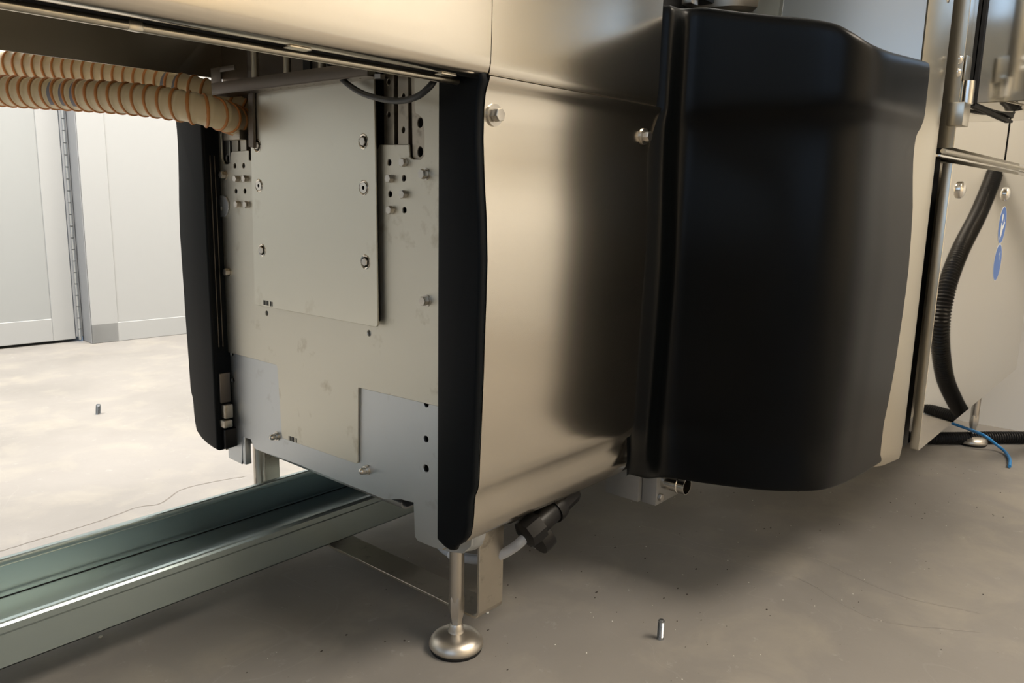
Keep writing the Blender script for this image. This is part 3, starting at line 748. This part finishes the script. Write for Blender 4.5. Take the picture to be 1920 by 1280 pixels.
md = o.modifiers.new('bev', 'BEVEL'); md.width = 0.0006; md.segments = 1
box('strap_mount', (sx0, sy0, 0.2355), (sx1, sy1, 0.239), m_strap, st)

# ================================================================ HOSES
def hose(name, keys, label, r=0.0285, pitch=0.0212, ph=0.0):
    path, Ltot = resample(cr(keys, 12), 0.0016)
    root = empty(name); tag(root, label, 'hose', 'corrugated suction hoses under the housing')
    def rad(s):
        u = ((s/pitch+ph) % 1.0)
        return r-0.0012 + 0.0016*math.exp(-((u-0.5)/0.16)**2) - 0.0008*math.cos(2*math.pi*u)*0.0
    sweep('hose_wall', path, rad, m_hose, root, 28, cap=False)
    # amber helix rings riding the crests
    bm = bmesh.new(); s = 0.0; acc = []; L = [0]
    for a, b_ in zip(path, path[1:]): L.append(L[-1]+(b_-a).length)
    sp0 = pitch*(0.5-ph)
    n = int(L[-1]/pitch)+1; k = 0; ref = None; prev = None; ringv = []
    # spiral tube
    turns = L[-1]/pitch; steps = int(turns*26); tube = []
    ref = Vector((0, 0, 1))
    for i in range(steps+1):
        s = L[-1]*i/steps
        while k < len(L)-2 and L[k+1] < s: k += 1
        p = path[k].lerp(path[k+1], (s-L[k])/max(1e-9, L[k+1]-L[k]))
        t = (path[min(k+2, len(path)-1)]-path[max(k-1, 0)]).normalized()
        a = (ref-t*ref.dot(t)).normalized(); b_ = t.cross(a)
        ang = 2*math.pi*(s/pitch)
        rr = r+0.0002
        tube.append((p+(a*math.cos(ang)+b_*math.sin(ang))*rr, t, (a*math.cos(ang)+b_*math.sin(ang))))
    prev = None
    for c, t, rd in tube:
        ring = [bm.verts.new(c+t*(0.0027*math.cos(q_))+rd*(0.0019*math.sin(q_))) for q_ in (0, math.pi/3, 2*math.pi/3, math.pi, 4*math.pi/3, 5*math.pi/3)]
        if prev:
            for j in range(6): bm.faces.new((prev[j], ring[j], ring[(j+1) % 6], prev[(j+1) % 6]))
        prev = ring
    bmesh.ops.recalc_face_normals(bm, faces=bm.faces[:])
    me = bpy.data.meshes.new('helix'); bm.to_mesh(me); bm.free(); me.shade_smooth()
    link('helix', me, m_helix, root)
    return root, path, L
h1, path1, L1 = hose('suction_hose', [PD(-260, 144, 1.36), PD(-100, 161, 1.34), PD(0, 170, 1.325), PD(120, 177, 1.30), PD(230, 184, 1.275), PD(310, 193, 1.262), PD(365, 203, 1.262), PD(410, 214, 1.285), PD(440, 225, 1.33), PD(466, 236, 1.40)],
     'lower cream corrugated hose with amber spiral, nearest the camera', r=0.0245)
h2, path2, L2 = hose('suction_hose', [PD(-260, 84, 1.54), PD(-100, 106, 1.52), PD(0, 121, 1.49), PD(120, 132, 1.46), PD(230, 147, 1.435), PD(300, 158, 1.42), PD(360, 170, 1.41), PD(405, 184, 1.41), PD(440, 203, 1.42), PD(465, 222, 1.43)],
     'upper cream corrugated hose with amber spiral, behind the lower one', r=0.0265, ph=0.3)
# printed marks on the hose wall
def marks(root, path, L, pitch, xs, r):
    for tx in xs:
        best = min(range(len(path)), key=lambda i: abs(proj(path[i])[0]-tx))
        s = (round(L[best]/pitch)+0.0)*pitch
        i = min(range(len(path)), key=lambda i: abs(L[i]-s)); p = path[i]; t = (path[i+1]-path[i-1]).normalized()
        toc = (CAM-p); toc = (toc-t*toc.dot(t)).normalized(); b_ = t.cross(toc)
        rows = []
        for w_ in (-0.0035, 0.0035):
            rows.append([p+t*w_+(toc*math.cos(a)+b_*math.sin(a))*(r-0.0006) for a in [(-1.0+k*0.14) for k in range(14)]])
        strip('printed_mark', rows, m_print, root, 0.0003)
def proj(p):
    d = Vector(p)-CAM; z_ = d.dot(_f); return 960+FPX*d.dot(CR)/z_, 640+FPX*d.dot(CD)/z_
marks(h1, path1, L1, 0.0212, (112, 134, 157), 0.0245)
marks(h2, path2, L2, 0.0212, (316, 336), 0.0265)

# black cable loop hanging below the inner lip
kp = [P(x, y, 'x', 0.700+dx) for x, y, dx in ((596, 80, .06), (612, 112, .03), (640, 147, .01), (672, 171, 0), (705, 183, -.01), (745, 189, -.015), (780, 182, -.02), (804, 164, -.02), (816, 147, -.01), (822, 128, 0.0), (824, 112, 0.02))]
o = sweep('cable_loop', cr(kp, 8), 0.0040, m_cable, None, 12)
tag(o, 'black cable drooping in a loop below the housing edge', 'cable')

# ================================================================ UNDER THE MACHINE
# connector plug with grey lead
cn = empty('cable_connector'); tag(cn, 'black screw connector plug on a grey lead under the side panel', 'connector')
D = 1.20
c0 = PD(1072, 922, D+0.09); c1 = PD(1050, 952, D+.06); c2 = PD(1008, 985, D+0.01); c3 = PD(984, 1004, D-0.01)
ax = (c3-c0).normalized()
def tube2(name, a, b_, prof, mt, seg=24, roll=0):
    L_ = (b_-a).length
    return lathe(name, [(r_, h_*L_) for r_, h_ in prof], a, (b_-a), mt, cn, seg, roll)
tube2('plug_body', PD(1036, 956, D+.05), PD(990, 999, D-.005), [(0, 0), (.0185, 0), (.0185, .55), (.017, .6), (.017, 1), (0, 1)], m_black)
tube2('locking_ring', PD(1046, 946, D+.06), PD(1034, 958, D+.048), [(0, 0), (.0215, 0), (.0225, .5), (.0215, 1), (0, 1)], m_black)
tube2('plug_shell', c0, PD(1046, 947, D+.06), [(0, 0), (.018, 0), (.018, 1), (0, 1)], m_black, 8)
tube2('gland_nut', PD(1008, 982, D+.0), PD(981, 1005, D-.015), [(0, 0), (.0235, 0), (.0240, .5), (.0225, .9), (.015, 1), (0, 1)], m_black, 8, 0.2)
tube2('blanking_cap', PD(1020, 996, D+.04), PD(1003, 1014, D+.03), [(0, 0), (.026, 0), (.0265, .6), (.025, 1), (0, 1)], m_black, 32)
gk = [PD(990, 1000, D-.005), PD(978, 1014, D-.01), PD(962, 1027, D), PD(938, 1040, D+.01), PD(905, 1048, D+.03), PD(870, 1045, D+.05), PD(838, 1032, D+.08), PD(820, 1012, D+.09), PD(815, 985, D+.10)]
sweep('grey_lead', cr(gk, 8), 0.0078, m_grey_cable, cn, 14)
q = PD(852, 1040, D+.055)
sweep('lead_label', [PD(845, 1037, D+.065), PD(853, 1041, D+.06)], 0.0086, m_white, cn, 12)
a = PD(960, 972, D+.10)
box('dark_bracket', (a.x-0.02, a.y-0.01, a.z-0.005), (a.x+0.05, a.y+0.02, a.z+0.05), m_black, cn, 0.008)

# grey valve block with a pipe stub
vb = empty('valve_block'); tag(vb, 'grey metal block with a short open pipe stub below the black cover', 'valve block')
yv = 0.70
b1 = P(1196, 941, 'y', yv); zl = b1.z
# block: faces -x and -y visible, corner at px 1196
k1 = P(1135, 925, 'x', b1.x)
box('main_block', (b1.x, yv, zl), (P(1221, 931, 'y', yv).x, k1.y, 0.30), m_block, vb, 0.001)
b2 = P(1229, 938, 'y', yv-0.012)
box('flange_block', (P(1213, 936, 'y', yv-.012).x, yv-0.030, zl-0.002), (P(1278, 915, 'y', yv-.03).x, yv-0.001, 0.30), m_block, vb, 0.001)
q0 = P(1246, 900, 'y', yv-0.03); q1 = P(1268, 904, 'y', yv-0.075)
Ls = 0.045
lathe('pipe_stub', [(.0125, 0), (.0150, 0), (.0150, Ls*.6), (.0165, Ls*.62), (.0165, Ls*.68), (.0150, Ls*.7), (.0150, Ls), (.0138, Ls), (.0130, 0.002)], (q0.x, yv-0.03, q0.z), (0.0, -1, 0.0), m_dome, vb, 28)
q = P(1238, 932, 'y', yv-.032)
lathe('block_bolt', hexp, (q.x, yv-0.030, q.z), (0, -1, 0), m_bolt, vb, 6)

# conduit lying on the floor and rising in front of the door (its image shows in the door)
def corrugated(name, keys, r, pitch, mt):
    path, _ = resample(cr(keys, 10), pitch/5)
    return sweep(name, path, lambda s: r-0.0016+0.0016*math.cos(2*math.pi*s/pitch), mt, None, 18)
YM = 0.352
def mir(x, y, yv_):
    p = P(x, y, 'y', yv_); return Vector((p.x, 2*YM-yv_, max(p.z, 0.027)))
keys = [Vector((2.10, 0.62, 0.020)), Vector((2.28, 0.50, 0.020)), Vector((2.45, 0.395, 0.020))]
keys = [P(1640, 812, 'z', 0.019), P(1720, 820, 'z', 0.019), P(1780, 821, 'z', 0.019), P(1850, 820, 'z', 0.019), P(1920, 820, 'z', 0.019), P(2020, 822, 'z', 0.019), P(2140, 832, 'z', 0.019)]
o = corrugated('corrugated_conduit', keys, 0.0180, 0.0075, m_black)
tag(o, 'black corrugated conduit lying along the floor at the right edge', 'conduit')
keys = [mir(1812, 790, 0.50), mir(1805, 775, 0.50), mir(1788, 747, 0.50), mir(1770, 700, 0.50), mir(1763, 620, 0.50), mir(1775, 540, 0.50), mir(1800, 470, 0.50), mir(1835, 400, 0.50), mir(1865, 325, 0.50), mir(1885, 260, 0.50), mir(1897, 200, 0.50), mir(1905, 100, 0.50), mir(1908, -20, 0.50)]
o = corrugated('hanging_conduit', keys, 0.0240, 0.009, m_black)
tag(o, 'black corrugated conduit hanging before the polished door, seen only as its reflection', 'conduit')
bk = [P(1765, 782, 'z', 0.05), P(1785, 793, 'z', 0.045), P(1812, 803, 'z', 0.042), P(1845, 816, 'z', 0.045), P(1868, 833, 'z', 0.020), P(1884, 846, 'z', 0.008), P(1893, 860, 'z', 0.006), P(1893, 874, 'z', 0.006)]
o = sweep('air_tube', cr(bk, 8), 0.0042, m_blue, None, 10)
tag(o, 'thin blue pneumatic tube trailing over the conduit onto the floor', 'tube')

# ================================================================ FLOOR STUDS AND DEBRIS
def stud(loc, r, h, label, tilt=0.0):
    n = 13; prof = [(0, h), (r*0.55, h), (r*0.60, h-0.0012), (r*0.86, h-0.0014), (r*0.90, h-0.004)]
    z_ = h-0.0045
    while z_ > 0.003:
        prof += [(r, z_), (r*0.84, z_-0.0008)]; z_ -= 0.0016
    prof += [(r, 0.001), (r, -0.01), (0, -0.01)]
    o = lathe('anchor_stud', prof, loc, (tilt, 0, 1), m_stud, None, 20)
    tag(o, label, 'bolt'); return o
stud((1.0234, 0.558, 0), 0.0056, 0.033, 'threaded anchor stud sticking up from the floor, lower right')
stud((0.9459, 2.4567, 0), 0.0075, 0.031, 'threaded anchor stud in the bright floor at the far left', 0.1)
def crumb(name, x, y, sz, mt, label, cat='debris'):
    p = P(x, y, 'z', 0); bm = bmesh.new(); bmesh.ops.create_icosphere(bm, subdivisions=1, radius=sz)
    for v in bm.verts: v.co = Vector((v.co.x*random.uniform(.6, 1.3), v.co.y*random.uniform(.6, 1.3), max(-0.2*sz, v.co.z*random.uniform(.3, .6))))
    me = bpy.data.meshes.new(name); bm.to_mesh(me); bm.free(); o = link(name, me, mt); o.location = (p.x, p.y, 0.15*sz); tag(o, label, cat); return o
crumb('plaster_crumb', 188, 1194, 0.0042, m_scrap, 'white crumb on the floor beside the channel, lower left')
crumb('plaster_crumb', 914, 1149, 0.0030, m_scrap, 'white crumb on the floor below the strap')
crumb('plaster_crumb', 1004, 1028, 0.0030, m_scrap, 'white crumb under the connector plug')
bm = bmesh.new()
for k in range(230):
    x, y = random.uniform(0.25, 2.4), random.uniform(0.2, 1.0)
    s = random.choice((0.0007, 0.0009, 0.0012, 0.0016))*random.uniform(.7, 1.2)
    r = bmesh.ops.create_icosphere(bm, subdivisions=1, radius=s)
    a = random.uniform(0.8, 2.5)
    for v in r['verts']: v.co = Vector((v.co.x*a+x, v.co.y+y, v.co.z*.5+0.0003))
me = bpy.data.meshes.new('floor_grit'); bm.to_mesh(me); bm.free()
o = link('floor_grit', me, m_grit); o['kind'] = 'stuff'; tag(o, 'dark specks of grit scattered over the near floor', 'grit')
bm = bmesh.new()
for k in range(120):
    x, y = random.uniform(0.5, 2.2), random.uniform(0.3, 1.1)
    s = random.choice((0.0006, 0.0008, 0.0012))
    r = bmesh.ops.create_icosphere(bm, subdivisions=1, radius=s)
    for v in r['verts']: v.co = Vector((v.co.x+x, v.co.y+y, v.co.z*.5+0.0003))
me = bpy.data.meshes.new('plaster_dust'); bm.to_mesh(me); bm.free()
o = link('plaster_dust', me, m_scrap); o['kind'] = 'stuff'; tag(o, 'pale plaster specks scattered over the near floor', 'dust')

# a hairline crack in the bright floor beyond the channel, and two long pale scratches on the near floor
def floor_line(name, pix, wd, mt, label):
    pts, _ = resample(cr([P(x, y, 'z', 0.0) for x, y in pix], 8), 0.01)
    rows = [[], []]
    for i, p in enumerate(pts):
        t = (pts[min(i+1, len(pts)-1)]-pts[max(i-1, 0)]).normalized(); n = Vector((-t.y, t.x, 0))
        j = n*random.uniform(-0.0012, 0.0012); k = wd*random.uniform(0.5, 1.2)
        for q_, sg in ((0, -1), (1, 1)): v = p+j+n*sg*k; v.z = 0.0004; rows[q_].append(v)
    o = strip(name, rows, mt, bpy.data.objects['floor'], 0); o['label'] = label; return o
m_crack = mat('crack_dirt', (0.17, 0.15, 0.13), 0.8); m_scratch = mat('pale_scratch', (0.33, 0.31, 0.285), 0.6)
floor_line('floor_crack', [(-60, 1052), (60, 1015), (110, 1000), (160, 985), (210, 968), (260, 950), (300, 944), (340, 918), (400, 903), (460, 893)], 0.0016, m_crack, 'thin wandering crack in the bright floor beyond the channel')
floor_line('floor_scratch', [(1200, 985), (1260, 1000), (1320, 1022), (1400, 1033), (1480, 1036), (1540, 1052), (1600, 1080), (1700, 1120), (1840, 1150)], 0.0006, m_scratch, 'long pale curved scratch on the near floor')
floor_line('floor_scratch', [(1060, 1010), (1100, 1022), (1150, 1025), (1220, 1018), (1300, 1030), (1400, 1062), (1500, 1085), (1640, 1160), (1840, 1185)], 0.0005, m_scratch, 'second pale scratch crossing the near floor')
